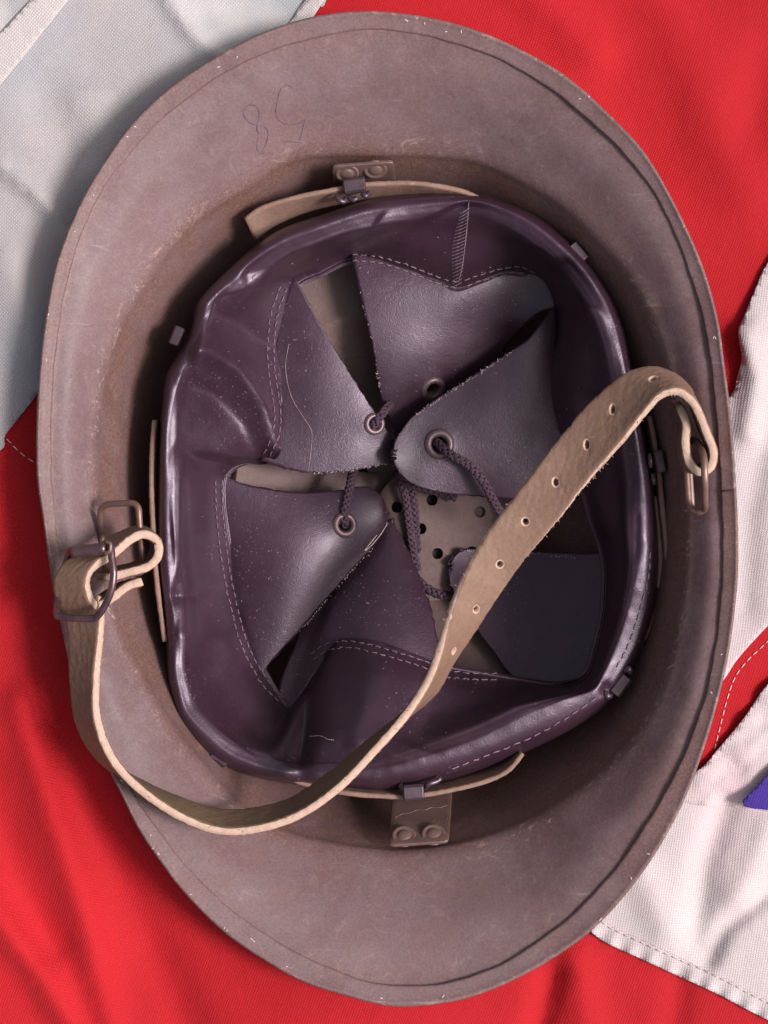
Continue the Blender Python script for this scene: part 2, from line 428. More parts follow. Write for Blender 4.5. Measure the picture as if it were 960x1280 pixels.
ridge([(218,720),(270,735),(300,760)], -.0020, 24)
ridge([(290,925),(318,890)], -.0022, 24)
ridge([(520,935),(540,880)], -.0022, 26)
ridge([(470,275),(505,300)], .0014, 22)
ridge([(300,345),(352,332),(400,318)], -.0026, 20)
step_([(340,352),(392,337),(440,315),(500,290),(545,270),(580,252)], .0050, 7, 28, 1)
ridge([(690,322),(700,360),(695,420),(660,445)], -.0060, 22)
ridge([(735,380),(730,450)], .0030, 22)
ridge([(755,500),(720,560)], -.0025, 26)
ridge([(764,862),(742,858),(715,855)], -.0030, 8)
ridge([(212,745),(240,745)], -.0022, 8)
ridge([(214,560),(250,575),(300,582),(340,580)], -.0018, 12)
ridge([(215,790),(250,800),(290,800)], .0016, 14)
ridge([(800,640),(795,690)], -.0010, 12)
dz *= inn
bp[..., 2] += .00009*(noise1(TB*31, 77, 3)*(.5+.5*noise1(TB*5, 78, 2)))[None]*np.exp(-((tv-5.3)/1.3)**2)+dz+.00030*noise2(X, Y, 21, .035, 2)*inn+.00006*noise2(X, Y, 22, .16, 2)*sstep((tv-3)/2)
# pinches in the roll itself
for (cx, cy, A, wd) in ((250,395,-.0016,9),(216,470,-.0014,9),(216,745,-.0012,8),(758,862,-.0018,7),(376,970,-.002,12)):
    bp[..., 2] += A*np.exp(-((X-cx)**2+(Y-cy)**2)/wd**2)
sweat = mesh('sweatband', PP(bp).reshape(-1, 3), grid_faces(NRB, NB, True, False), M_leather, helmet)
if sum(p_.normal.z for p_ in sweat.data.polygons) < 0: sweat.data.flip_normals()
solidify(sweat, .0006, -1)

# ------------------------------------------------------------------ tongues
def inside_curve(a, b, n, bow):
    return None
TONGUES = {}
def tongue(left, right, bulge, curl, base_out, eye, eye_r=9.0, drop=0, tilt=(0, 0), nse=0):
    NV, NU = 64, 56
    L = arc_resample(cr(left, 200), NV); R = arc_resample(cr(right, 200), NV)
    # crowd rows towards the tip so that the round end stays smooth
    tq = 1-(1-np.linspace(0, 1, NV))**1.5
    L = np.stack([np.interp(tq, np.linspace(0, 1, NV), L[:, k]) for k in range(3)], -1)
    R = np.stack([np.interp(tq, np.linspace(0, 1, NV), R[:, k]) for k in range(3)], -1)
    u = np.linspace(0, 1, NU)[None, :, None]; v = tq[:, None]
    p = L[:, None]*(1-u)+R[:, None]*u
    uu = u[..., 0]
    p[..., 2] += bulge*4*uu*(1-uu)*np.sin(np.pi*np.clip(v*.9+.1, 0, 1))+curl*(uu-.5)*2*np.sin(np.pi*v)
    # base pushed outwards, tucked beneath the sweatband's inner edge
    wb = (1-v)**4
    q0 = p[0].copy(); an = np.arctan2(q0[:, 1]-CB[1], q0[:, 0]-CB[0]) % (2*np.pi)
    per = lambda f: np.interp(an, np.r_[TB, 2*np.pi], np.r_[f, f[0]])
    rt = per(rm)+7; zt = per(zm_)-.0015
    tgt = np.stack([CB[0]+rt*np.cos(an), CB[1]+rt*np.sin(an), zt], -1)
    p = p+wb[..., None]*(tgt-q0)[None]
    p[..., 2] += .00030*noise2(p[..., 0], p[..., 1], 31+int(eye[0]) if eye else 31, .028, 2)
    # ragged cut edge
    ed = np.exp(-np.minimum(uu, 1-uu)*40)
    p[..., 0] += ed*.5*rng.standard_normal(p[..., 0].shape); p[..., 1] += ed*.5*rng.standard_normal(p[..., 0].shape)
    F = grid_faces(NV, NU, False, False)
    if eye:
        d = np.hypot(p[..., 0]-eye[0], p[..., 1]-eye[1]).ravel()
        p[..., 2] += (.0009*np.exp(-(np.hypot(p[..., 0]-eye[0], p[..., 1]-eye[1])/17)**2))
        F = [f for f in F if np.mean(d[list(f)]) > eye_r*.72]
    W = PP(p).reshape(-1, 3)
    o = mesh('tongue', W, F, M_leather, helmet); solidify(o, .0013, -1)
    # orient upwards
    me = o.data
    if sum(pl.normal.z for pl in me.polygons) < 0: me.flip_normals()
    if eye:
        i = int(np.argsort(np.abs(d-eye_r))[0]); near = np.argsort(np.abs(d-eye_r*1.1))[:30]
        c = P(eye[0], eye[1], np.mean(W[near, 2]))
        q = W[near]-W[near].mean(0); nrm = np.linalg.svd(q)[2][2]; nrm *= np.sign(nrm[2])
        a1 = np.cross(nrm, [0, 1, .01]); a1 /= np.linalg.norm(a1); a2 = np.cross(nrm, a1)
        a = np.linspace(0, 2*np.pi, 40, endpoint=False)
        r1 = eye_r*S*1.06
        rings = []
        for rr_, hh in ((.66, -.0022), (.66, -.0004), (.72, .0006), (.9, .00105), (1.12, .0010), (1.32, .0006), (1.40, -.0001)):
            rings.append(c+nrm*hh+r1*rr_*(np.cos(a)[:, None]*a1+np.sin(a)[:, None]*a2))
        mesh('eyelet', np.vstack(rings), grid_faces(len(rings), 40, True, True), M_eyelet, o)
    return o

tA = tongue([(440,322,.061),(452,375,.0575),(465,430,.053),(475,490,.0465),(488,525,.043),(498,546,.0405)],
            [(704,376,.060),(676,388,.056),(640,425,.047),(610,470,.0415),(575,500,.039),(530,532,.0385),(498,546,.0405)], .0035, -.0030, (0, -14), (541, 486), 12.5)
tF = tongue([(334,577,.0565),(365,588,.0555),(400,592,.0545),(440,588,.0530),(480,581,.0500),(503,575,.0475)],
            [(372,352,.0595),(400,405,.0580),(430,455,.0560),(455,495,.0545),(475,525,.0520),(492,552,.0495),(503,575,.0475)], .0006, 0, (-14, 0), (468, 530), 10.5)
tD = tongue([(381,818,.0575),(380,795,.053),(398,740,.045),(430,700,.040),(465,664,.0375),(490,648,.037)],
            [(566,838,.058),(549,805,.0555),(540,765,.0505),(529,730,.0455),(511,690,.041),(490,648,.037)], .0050, .0010, (0, 14), None)
tE = tongue([(281,591,.0575),(306,604,.056),(370,615,.0535),(420,613,.050),(455,608,.0475),(476,618,.0460),(485,642,.0445)],
            [(345,858,.0560),(334,835,.0555),(365,798,.0535),(400,758,.051),(435,717,.0485),(465,685,.046),(480,662,.045),(485,642,.0445)], .0060, 0, (-14, 4), (431, 656), 12)
tC = tongue([(756,690,.0500),(700,690,.0405),(640,687,.0345),(600,686,.0325),(575,690,.032),(563,706,.031)],
            [(722,858,.0500),(650,850,.0440),(615,810,.0395),(590,775,.036),(568,740,.032),(562,722,.031),(563,706,.030)], -.0030, .0030, (10, 4), None)
tB = tongue([(696,380,.060),(660,423,.0575),(620,450,.0548),(580,477,.0538),(540,502,.0545),(510,527,.0562),(494,553,.0578),(491,573,.0582)],
            [(738,610,.054),(700,620,.0525),(650,624,.0515),(600,621,.0508),(560,617,.0515),(525,609,.0538),(502,594,.0565),(491,573,.0582)], .0022, 0, (14, 0), (549, 555), 14)
tongues = [tA, tF, tD, tE, tC, tB]

# ------------------------------------------------------------------ fibre cradle in the crown
def bowl_z(x, y):
    d = np.hypot(x-pw[0], y-pw[1]); a = np.arctan2(-(y-pw[1]), x-pw[0]) % (2*np.pi)
    rc = np.interp(a, np.r_[TH, 2*np.pi], np.r_[np.hypot(*(Lcr-pw)[:, :2].T), np.hypot(*(Lcr-pw)[0, :2])])
    f = d/rc
    fs = [w_[0] for w_ in wall][::-1]; zs = [w_[1] for w_ in wall][::-1]
    zc = np.interp(a, np.r_[TH, 2*np.pi], np.r_[ZC, ZC[0]])
    z = np.interp(f, fs, zs)*np.where(f > .5, zc/.0875, 1)
    return np.where(f > 1, np.minimum(zc+(f-1)*.08, .108), z)

def cradle(a, b, wd, lift):
    n, m = 70, 9; a = np.array(a, float); b = np.array(b, float)
    d = (b-a)/np.linalg.norm(b-a); nn = np.array([-d[1], d[0]])
    pts = []
    for t in np.linspace(0, 1, n):
        for s in np.linspace(-1, 1, m):
            q = a+(b-a)*t+nn*s*wd/2*(.82+.18*abs(2*t-1)); z = .02
            for _ in range(4):
                f_ = min(1, math.hypot((q[0]-525)/235, (q[1]-640)/275)); z = .0185+.025*f_**1.6+lift+.0022*(1-abs(s)) if f_ < 1 else .0435
            pts.append(P(q[0], q[1], z))
    o = mesh('cradle_strap', pts, grid_faces(n, m, False, True), M_cradle, helmet); solidify(o, .0015, 1, .0003); return o
cradle((397,318), (610,868), 96, .000)
cradle((222,588), (640,655), 84, .0012)

# crown plate with punched holes
def plate():
    z = .0270; c = (540, 665); ring = [Vector((c[0]+78*math.cos(a), c[1]+86*math.sin(a))) for a in np.linspace(0, 2*np.pi, 48, endpoint=False)]
    vs = list(ring); edges = [(i, (i+1) % 48) for i in range(48)]; holes = [(540,625),(526,661),(547,692),(496,634),(600,640),(590,690)]
    for h in holes:
        b0 = len(vs); vs += [Vector((h[0]+7*math.cos(a), h[1]+7.4*math.sin(a))) for a in np.linspace(0, 2*np.pi, 16, endpoint=False)]
        edges += [(b0+i, b0+(i+1) % 16) for i in range(16)]
    out = geometry.delaunay_2d_cdt(vs, edges, [], 1, 1e-4)
    vv, fs = out[0], out[2]
    keep = []
    for f in fs:
        cx = sum(vv[i].x for i in f)/3; cy = sum(vv[i].y for i in f)/3
        if all(math.hypot(cx-h[0], cy-h[1]) > 6.8 for h in holes): keep.append(f)
    o = mesh('crown_plate', [P(v.x, v.y, z+.0012*(1-((v.x-c[0])**2+(v.y-c[1])**2)/7000)) for v in vv], keep, M_cradle, helmet, smooth=False)
    if o.data.polygons[0].normal.z < 0: o.data.flip_normals()
    solidify(o, .0014, -1)
plate()
# dark rubber pad under the plate
a = np.linspace(0, 2*np.pi, 40, endpoint=False)
pad = [[(540+70*f*math.cos(t), 665+76*f*math.sin(t), z) for t in a] for f, z in ((1, .0125), (1, .0225), (.9, .0245), (.02, .0248))]
M_pad, _, _ = mat('black_rubber', (.025, .018, .022), .8)
mesh('crown_pad', PP(np.array(pad)).reshape(-1, 3), grid_faces(4, 40, True, True), M_pad, helmet)

# ------------------------------------------------------------------ lace
def lace(path):
    c = arc_resample(cr(path, 200), 400); w_ = PP(c); Ln = np.linalg.norm(np.diff(w_, axis=0), axis=1).sum()
    n = max(60, int(Ln/.00022)); w_ = arc_resample(w_, n); t, nn, bb = frames(w_); s = np.linspace(0, Ln, n)
    m = MB(); pitch = .0066
    for k in range(3):
        for hand in (1, -1):
            ph = hand*2*np.pi*s/pitch+k*2*np.pi/3
            rad = .00084+.00028*hand*np.cos(3*2*np.pi*s/pitch+.5*k)
            m.tube(w_+rad[:, None]*(np.cos(ph)[:, None]*nn+np.sin(ph)[:, None]*bb), .00060, 6)
    m.tube(w_, .00070, 6)
    return m.build('lace', M_lace, helmet)
lace([(461,543,.0480),(468,531,.0530),(477,518,.0535),(487,505,.0470),(498,490,.038)])
lace([(446,578,.0400),(441,592,.0440),(436,615,.0505),(431,640,.0535),(431,653,.0525),(433,664,.0475)])
lace([(541,549,.0510),(549,556,.0560),(563,568,.0590),(585,581,.0580),(603,600,.0580),(617,626,.0560),(632,650,.0500)])
lace([(497,590,.040),(506,618,.038),(511,650,.037),(517,690,.034),(522,712,.031)])
lace([(510,598,.036),(517,622,.035),(519,650,.033),(521,690,.031)])
lace([(492,592,.038),(512,604,.037),(540,613,.034),(570,622,.031)])
lace([(512,712,.029),(530,732,.028),(550,743,.0275),(580,746,.028),(600,740,.027)])

# ------------------------------------------------------------------ ribbons on edge
def ribbon(name, st, thick, m_face, m_edge, parent, n=120, nv=14, holes=(), m_back=None, jag=0.0, label=None):
    st = np.asarray(st, float); A = PP(cr(st[:, :3], n)); B = PP(cr(st[:, 3:], n))
    mid = (A+B)/2; L = np.r_[0, np.cumsum(np.linalg.norm(np.diff(mid, axis=0), axis=1))]
    W = np.linalg.norm(A-B, axis=1).mean()
    T = np.gradient(mid, axis=0); T /= np.linalg.norm(T, axis=1, keepdims=True)
    Wd = B-A; Wd /= np.linalg.norm(Wd, axis=1, keepdims=True); Nn = np.cross(T, Wd); Nn /= np.linalg.norm(Nn, axis=1, keepdims=True)
    def at(arr, s): return np.stack([np.interp(s, L, arr[:, k]) for k in range(3)], -1)
    # free points in (s, v)
    ns = int(L[-1]/.0011); g = np.random.default_rng(5)
    pts = []; hole_uv = []
    for (hx, hy) in holes:
        # nearest (s, v) by brute force in the picture plane
        ss = np.repeat(np.linspace(0, L[-1], 1500), 41); vv = np.tile(np.linspace(0, 1, 41), 1500)
        q = at(A, ss)*(1-vv)[:, None]+at(B, ss)*vv[:, None]
        k = (H-q[:, 2])/D; d = np.hypot(q[:, 0]/(S*k)+480-hx, 640-q[:, 1]/(S*k)-hy)
        d[ss < L[-1]*.12] = 1e9
        i = int(np.argmin(d)); hole_uv.append((ss[i], vv[i]*W))
    hr = .00105
    vs = []; edges = []
    s_b = np.linspace(0, L[-1], ns)
    jg = jag*(np.abs(g.standard_normal(ns)))
    bd = [(s, 0.0+j) for s, j in zip(s_b, jg)]+[(s, W-j) for s, j in zip(s_b[::-1], jag*np.abs(g.standard_normal(ns)))]
    vs += [Vector(q) for q in bd]; edges += [(i, (i+1) % len(bd)) for i in range(len(bd))]
    for (hs, hv) in hole_uv:
        b0 = len(vs); vs += [Vector((hs+hr*math.cos(a_), hv+hr*math.sin(a_))) for a_ in np.linspace(0, 2*np.pi, 14, endpoint=False)]
        edges += [(b0+i, b0+(i+1) % 14) for i in range(14)]
        vs += [Vector((hs+hr*1.8*math.cos(a_), hv+hr*1.8*math.sin(a_))) for a_ in np.linspace(.1, 2*np.pi+.1, 14, endpoint=False)]
    for (hs, hv) in hole_uv: vs += [Vector((hs+hr*1.4*math.cos(a_), hv+hr*1.4*math.sin(a_))) for a_ in np.linspace(.2, 2*np.pi+.2, 14, endpoint=False)]
    for s in s_b[1:-1]:
        for v in np.r_[.0005, np.linspace(.0014, W-.0014, nv), W-.0005]:
            if all(math.hypot(s-h[0], v-h[1]) > hr*2 for h in hole_uv): vs.append(Vector((s, v)))
    out = geometry.delaunay_2d_cdt(vs, edges, [], 1, 1e-7)
    vv = np.array([(q.x, q.y) for q in out[0]]); fs = []
    for f in out[2]:
        c = vv[list(f)].mean(0)
        if all(math.hypot(c[0]-h[0], c[1]-h[1]) > hr*.97 for h in hole_uv): fs.append(tuple(f))
    s, v = vv[:, 0], vv[:, 1]/W
    base = at(A, s)*(1-v)[:, None]+at(B, s)*v[:, None]; nn = at(Nn, s); nn /= np.linalg.norm(nn, axis=1, keepdims=True)
    e = np.minimum(vv[:, 1], W-vv[:, 1]); ht = thick/2*np.where(e < .0004, .80, 1.0)
    dent = np.zeros(len(vv))
    for h in hole_uv: dent += np.exp(-((s-h[0])**2+(vv[:, 1]-h[1])**2)/(hr*1.5)**2)
    ht = ht*(1-.22*dent)+.00006*g.standard_normal(len(vv))
    top = base+nn*ht[:, None]
    for h in hole_uv:
        ring = np.hypot(s-h[0], vv[:, 1]-h[1]) < hr*1.02
        top[ring] += .55*(at(A, np.array([h[0]]))[0]*(1-h[1]/W)+at(B, np.array([h[0]]))[0]*(h[1]/W)-base[ring])
    bot = base-nn*ht[:, None]; n0 = len(vv)
    cnt = {}
    for f in fs:
        for i in range(len(f)):
            k_ = (f[i], f[(i+1) % len(f)]); cnt[k_] = 1
    bnd = [k_ for k_ in cnt if (k_[1], k_[0]) not in cnt]
    F = list(fs)+[tuple(i+n0 for i in f[::-1]) for f in fs]; nf = len(F)
    # walls with a middle row so the raw edge is slightly round
    midv = {}; MV = []
    for a_, b_ in bnd:
        for i in (a_, b_):
            if i not in midv:
                midv[i] = 2*n0+len(MV); wdir = at(Wd, np.array([s[i]]))[0]
                sgn = (-1 if v[i] < .06 else (1 if v[i] > .94 else 0)); MV.append(base[i]+wdir*sgn*.00028)
    for a_, b_ in bnd:
        F.append((b_, a_, midv[a_], midv[b_])); F.append((midv[b_], midv[a_], a_+n0, b_+n0))
    o = mesh(name, np.vstack([top, bot, np.array(MV)]), F, m_face, parent, label=label)
    o.data.materials.append(m_edge)
    o.data.materials.append(m_back or m_face)
    mi = np.zeros(len(F), int); mi[nf:] = 1; mi[:nf//2] = 2
    if hole_uv:
        hd = np.min([np.hypot(vv[:, 0]-h[0], vv[:, 1]-h[1]) for h in hole_uv], axis=0)
        for i_, f_ in enumerate(F[:nf]):
            if max(hd[k_ % n0] for k_ in f_) < hr*1.5: mi[i_] = 1
    o.data.polygons.foreach_set('material_index', mi)
    sm = np.ones(len(F), bool); o.data.polygons.foreach_set('use_smooth', sm)
    o.data.update()
    return o, dict(A=A, B=B, N=Nn, L=L, at=at, W=W)

# buffer strips between liner and shell (fibre strips standing on edge)
def bstrip(st): return ribbon('buffer_strip', st, .0016, M_strip, M_strip, helmet, n=80, nv=4, jag=.0001)[0]
bstrip([(306,273,.083,318,300,.072),(329,258,.084,345,280,.072),(374,245,.085,388,262,.072),(426,235,.086,432,252,.073),(456,230,.086,460,247,.074),(505,228,.086,505,244,.074),(542,231,.086,540,247,.074),(580,239,.085,575,254,.073),(605,251,.083,596,264,.073)])
bstrip([(193,525,.083,197,525,.071),(190,560,.084,196,560,.072),(189,610,.085,195,610,.072),(191,660,.085,196,660,.072),(194,710,.085,199,710,.072),(199,755,.084,203,755,.072),(206,802,.083,208,800,.072)])
bstrip([(365,975,.083,368,966,.072),(400,986,.084,402,975,.072),(440,993,.085,442,980,.072),(480,996,.085,482,982,.072),(515,996,.085,516,982,.072),(560,989,.085,558,976,.072),(605,978,.084,600,966,.072),(635,964,.084,628,953,.072),(654,942,.083,645,936,.073)])
bstrip([(812,520,.084,806,522,.072),(819,555,.085,812,556,.072),(824,590,.085,817,592,.072),(829,640,.085,822,642,.072),(834,690,.085,827,692,.072),(836,735,.084,829,735,.072),(831,766,.083,826,764,.072)])
bstrip([(818,620,.082,812,622,.072),(823,660,.082,817,662,.072),(826,700,.082,820,702,.072),(823,735,.081,818,735,.072)])

# hem of the liner showing its reddish suede on the lower right
hem = [(813,690,.0800,800,690,.0765),(818,725,.0800,806,722,.0765),(816,762,.0800,804,757,.0765),(803,803,.0800,792,796,.0765),(786,832,.0800,778,824,.0765)]
hem = [(a+3, b, c, d-6, e_, f) for a, b, c, d, e_, f in hem]
ribbon('suede_hem', hem, .0012, M_suede, M_suede, sweat, n=60, nv=5, jag=.0004)
hem2 = [(756,876,.0800,746,868,.0765),(735,892,.0800,727,884,.0765),(712,908,.0800,704,900,.0765),(690,921,.0795,684,913,.0765)]
ribbon('suede_hem', hem2, .0012, M_suede, M_suede, sweat, n=40, nv=5, jag=.0004)

# ------------------------------------------------------------------ brackets with rivets
def patch_plate(name, corners, m_, thick=.0012, bow=.0, n=12, rad=3.0):
    """corners tl,tr,br,bl (px,py,z); rounded corners"""
    tl, tr, br, bl = [np.array(c, float) for c in corners]; pts = []
    for i in range(n):
        for j in range(n):
            u, v = j/(n-1), i/(n-1)
            uu, vv = u, v
            # round the corners
            du = max(0, abs(u-.5)-.44)/.06; dv = max(0, abs(v-.5)-.44)/.06; r_ = math.hypot(du, dv)
            if r_ > 1: uu = .5+math.copysign(.44+.06*du/r_, u-.5) if du > 0 else u; vv = .5+math.copysign(.44+.06*dv/r_, v-.5) if dv > 0 else v
            q = (tl*(1-uu)+tr*uu)*(1-vv)+(bl*(1-uu)+br*uu)*vv; q[2] += bow*math.sin(math.pi*vv); pts.append(q)
    o = mesh(name, PP(np.array(pts)), grid_faces(n, n, False, False), m_, helmet)
    if sum(p_.normal.z for p_ in o.data.polygons) < 0: o.data.flip_normals()
    solidify(o, thick, 0, .0003)
    return o

def rivet(parent, px, py, z, nrm, r=.0024, m_=None):
    c = P(px, py, z); nrm = np.array(nrm, float); nrm /= np.linalg.norm(nrm)
    a1 = np.cross(nrm, [1, 0, 0]); a1 /= np.linalg.norm(a1); a2 = np.cross(nrm, a1)
    a = np.linspace(0, 2*np.pi, 24, endpoint=False); rings = []
    for f, h in ((1.95, .0003), (1.85, .0007), (1.65, .0008), (1.4, .0006), (1.15, .0005), (1.0, .0008), (.7, .0011), (.35, .0012), (.03, .00125)):
        rings.append(c+nrm*h+r*f*(np.cos(a)[:, None]*a1+np.sin(a)[:, None]*a2))
    F = grid_faces(len(rings), 24, True, True)
    o = mesh('rivet', np.vstack(rings), F, m_ or M_brk, parent)
    return o
b1 = patch_plate('liner_bracket', [(415,207,.0900),(492,201,.0900),(496,240,.072),(419,247,.072)], M_brk)
rivet(b1, 434, 216, .0866, (0, -.72, .6), .0020); rivet(b1, 469, 211, .0868, (0, -.72, .6), .0020)
b2 = patch_plate('liner_bracket', [(491,985,.066),(566,980,.066),(561,1053,.0900),(486,1058,.0900)], M_brk)
rivet(b2, 505, 1046, .0868, (0, .62, .7), .0021); rivet(b2, 542, 1044, .0868, (0, .62, .7), .0021)
# side brackets under the strap lugs
b3 = patch_plate('liner_bracket', [(849,574,.1020),(863,568,.1085),(867,633,.1085),(855,640,.1020)], M_brk)
b4 = patch_plate('liner_bracket', [(121,640,.0915),(152,636,.074),(156,712,.074),(124,720,.0915)], M_brk)

# metal clips holding the liner to the strips
def clip(cx, cy, z, ang, L=26, Wd=15, T=.004):
    a = math.radians(ang); ux = np.array([math.cos(a), math.sin(a)]); uy = np.array([-ux[1], ux[0]])
    prof_ = [(-.5, -.010), (-.5, -.0006), (-.38, 0.0), (.30, .0002), (.46, -.0006), (.5, -.004)]
    V = []
    for s in (-.5, -.46, .46, .5):
        sh = -.0005 if abs(s) == .5 else 0
        for v, dz_ in prof_:
            q = np.array([cx, cy])+ux*s*L+uy*v*Wd; V.append((q[0], q[1], z+dz_+sh))
    o = mesh('liner_clip', PP(np.array(V)), grid_faces(4, len(prof_), False, False), M_clip, helmet, smooth=False)
    solidify(o, .0008, 0, .0002); return o
clip(443, 232, .0885, -8, 26, 17); clip(517, 990, .0885, 176, 24, 18); clip(776, 857, .0845, -52, 26, 14); clip(723, 315, .0845, 50, 24, 12)
clip(221, 420, .0845, -68, 22, 11); clip(275, 947, .0845, 214, 22, 12); clip(825, 577, .0885, 80, 26, 10)
# crimped claw tabs beside the top, bottom and lower right clips
def claw(pts, r=.0009):
    m = MB()
    for p_ in pts: m.tube(PP(cr(np.array(p_, float), 14)), np.r_[r*.6, np.full(12, r), r*.5], 8)
    m.build('clip_claw', M_clip, helmet)
claw([[(420,243,.086),(424,250,.0875),(430,252,.0870),(433,247,.086)],[(436,246,.0865),(441,250,.0872),(447,247,.087)],[(452,241,.087),(457,245,.0875),(462,240,.086)]])
claw([[(500,981,.086),(504,985,.087),(508,984,.086)],[(531,986,.086),(536,980,.088),(545,977,.0875),(552,972,.087)]])
claw([[(780,838,.084),(786,836,.085),(788,842,.084)],[(756,864,.084),(759,870,.085),(764,869,.084)]], .0011)
claw([[(812,567,.086),(813,575,.087),(814,585,.086)],[(816,592,.086),(817,600,.087),(818,606,.086)]], .0008)

# ------------------------------------------------------------------ strap lugs, chin strap, buckle
def wire(name, pts, r, m_, parent, closed=False, n=120, seg=10):
    p_ = PP(cr(np.array(pts, float), n, closed)); m = MB(); m.tube(p_, r, seg, closed); return m.build(name, m_, parent)
lugL = wire('strap_lug', [(128,676,.101),(126,655,.103),(126,640,.105),(130,633,.1065),(138,630,.108),(160,629,.112),(168,630,.113),(173,636,.1135),(174,648,.1135),(176,675,.1125),(179,702,.111),(178,712,.108),(172,716,.106),(150,716,.103),(136,712,.101),(130,700,.1005)], .00105, M_wire2, helmet, True)
lugR = wire('strap_lug', [(876,560,.1190),(880,575,.1240),(881,600,.1245),(881,625,.1190),(881,636,.1135),(873,640,.1115),(865,637,.1100),(861,628,.109),(859,600,.108),(858,575,.1075),(860,556,.1080),(868,550,.1120)], .00110, M_wire2, helmet, True)
STRAP = [(849,507,.1170,843,500,.1060),(858,530,.1190,852,525,.1070),(857,553,.1200,850,549,.1080),(861,576,.1205,853,572,.1085),(873,590,.1210,865,586,.1090),(888,585,.1215,881,580,.1100),(892,565,.1220,886,560,.1110),
         (883,540,.1230,877,534,.1110),(873,515,.1240,867,506,.1110),(863,500,.1245,857,484,.1110),(847,490,.1245,838,468,.1120),(826,496,.1240,813,461,.1125),(803,521,.1220,785,467,.1125),(772,560,.1185,750,493,.112),(735,602,.114,706,540,.110),
         (697,650,.110,655,606,.109),(657,697,.106,610,665,.108),(622,744,.103,581,715,.109),(590,791,.100,561,768,.110),(566,824,.097,549,812,.111),(541,866,.096,535,850,.112),(503,897,.096,508,893,.113),(461,929,.099,470,937,.115),
         (414,968,.101,425,984,.116),(366,1000,.103,375,1019,.117),(320,1013,.105,325,1036,.118),(275,1015,.106,275,1039,.119),(231,1003,.106,225,1021,.120),(179,981,.106,174,986,.121),(131,953,.108,140,947,.122),(101,912,.111,122,898,.123),
         (91,858,.113,121,850,.123),(88,802,.114,126,800,.123),(84,768,.114,128,765,.122),(78,745,.112,125,745,.120)]
HOLES = [(817,477),(768,513),(735,557),(696,603),(657,652),(624,704),(592,760),(563,812)]
strap, SI = ribbon('chin_strap', STRAP, .0028, M_strap, M_edge, helmet, n=700, nv=15, holes=HOLES, m_back=M_strapback, jag=.00015)
KEEP = [(178,727,.122,168,727,.110),(160,733,.122,146,735,.110),(140,748,.122,118,752,.110),(122,757,.122,85,762,.112),(112,742,.125,72,748,.116),(111,722,.127,70,724,.120),(122,706,.127,84,705,.121),(142,694,.125,115,690,.117),
        (162,676,.122,145,672,.110),(180,668,.120,172,662,.106),(196,676,.119,190,670,.105),(198,694,.119,192,690,.105),(186,708,.119,178,704,.105),(160,716,.120,148,712,.107),(137,722,.121,120,720,.110)]
keep, KI = ribbon('buckle_tab', KEEP, .0029, M_strapback, M_edge, helmet, n=220, nv=13, m_back=M_strap, jag=.0002, label='short folded strap end holding the buckle to the left lug')
# frayed fibres along the raw edges
def fuzz(info, parent, n, edge, lo, hi):
    m = MB(); L = info['L']
    for _ in range(n):
        s = np.array([random.uniform(lo, hi)*L[-1]]); A_ = info['at'](info['A'], s)[0]; B_ = info['at'](info['B'], s)[0]; nn = info['at'](info['N'], s)[0]
        o_ = (A_-B_) if edge == 0 else (B_-A_); o_ /= np.linalg.norm(o_); base = (A_ if edge == 0 else B_)+nn*random.uniform(-.001, .001)
        ln = random.uniform(.0002, .0006)*(2.5 if random.random() < .05 else 1); d2 = o_+rng.standard_normal(3)*.6
        m.tube([base-o_*.0003, base+d2*ln*.5, base+d2*ln+rng.standard_normal(3)*ln*.25], np.array([.00010, .00008, .00004]), 4)
    m.build('frayed_fibre', M_edge, parent, kind='stuff')
fuzz(SI, strap, 110, 0, .14, .45); fuzz(SI, strap, 80, 1, .3, .97); fuzz(KI, keep, 80, 1, 0, 1)

# roller buckle
bk = [(137,684,.1290),(140,700,.1300),(142,718,.1305),(139,738,.1300),(131,757,.1285),(122,770,.1270),(116,773,.1262),(95,773,.1250),(76,771,.1235),(71,768,.1225),(72,750,.118),(78,720,.116),(84,700,.117),(88,690,.119),(96,686,.123),(120,684,.127)]
buckle = wire('buckle', bk, .00115, M_wire, helmet, True, 200)
rp = np.array([(91,690,.1275),(93,690,.1280),(131,685,.1295),(133,685,.1296)]); m = MB()
m.tube(PP(arc_resample(rp, 24)), np.r_[.0013, .00165, np.full(20, .0018), .00165, .0013], 16); m.build('roller', M_wire, buckle)
mm = MB(); mm.tube(PP(cr(np.array([(132,677,.130),(138,680,.131),(137,689,.131),(131,691,.130)], float), 16)), .0006, 6); mm.build('roller_rim', M_wire2, buckle)

# ------------------------------------------------------------------ casting small things onto surfaces
dg = bpy.context.evaluated_depsgraph_get()
def bvh(objs):
    V = []; F = []; n = 0
    for o in objs:
        V += [v.co.copy() for v in o.data.vertices]; F += [tuple(i+n for i in p_.vertices) for p_ in o.data.polygons]; n += len(o.data.vertices)
    return BVHTree.FromPolygons(V, F)
camv = Vector((0, 0, H))
def cast(tree, px, py):
    d = Vector(P(px, py, 0))-camv; d.normalize(); loc, nr, i, dd = tree.ray_cast(camv, d)
    if loc is None: return None, None
    if nr.z < 0: nr = -nr
    return np.array(loc), np.array(nr)
T_liner = bvh([sweat]+tongues); T_shell = bvh([shell])

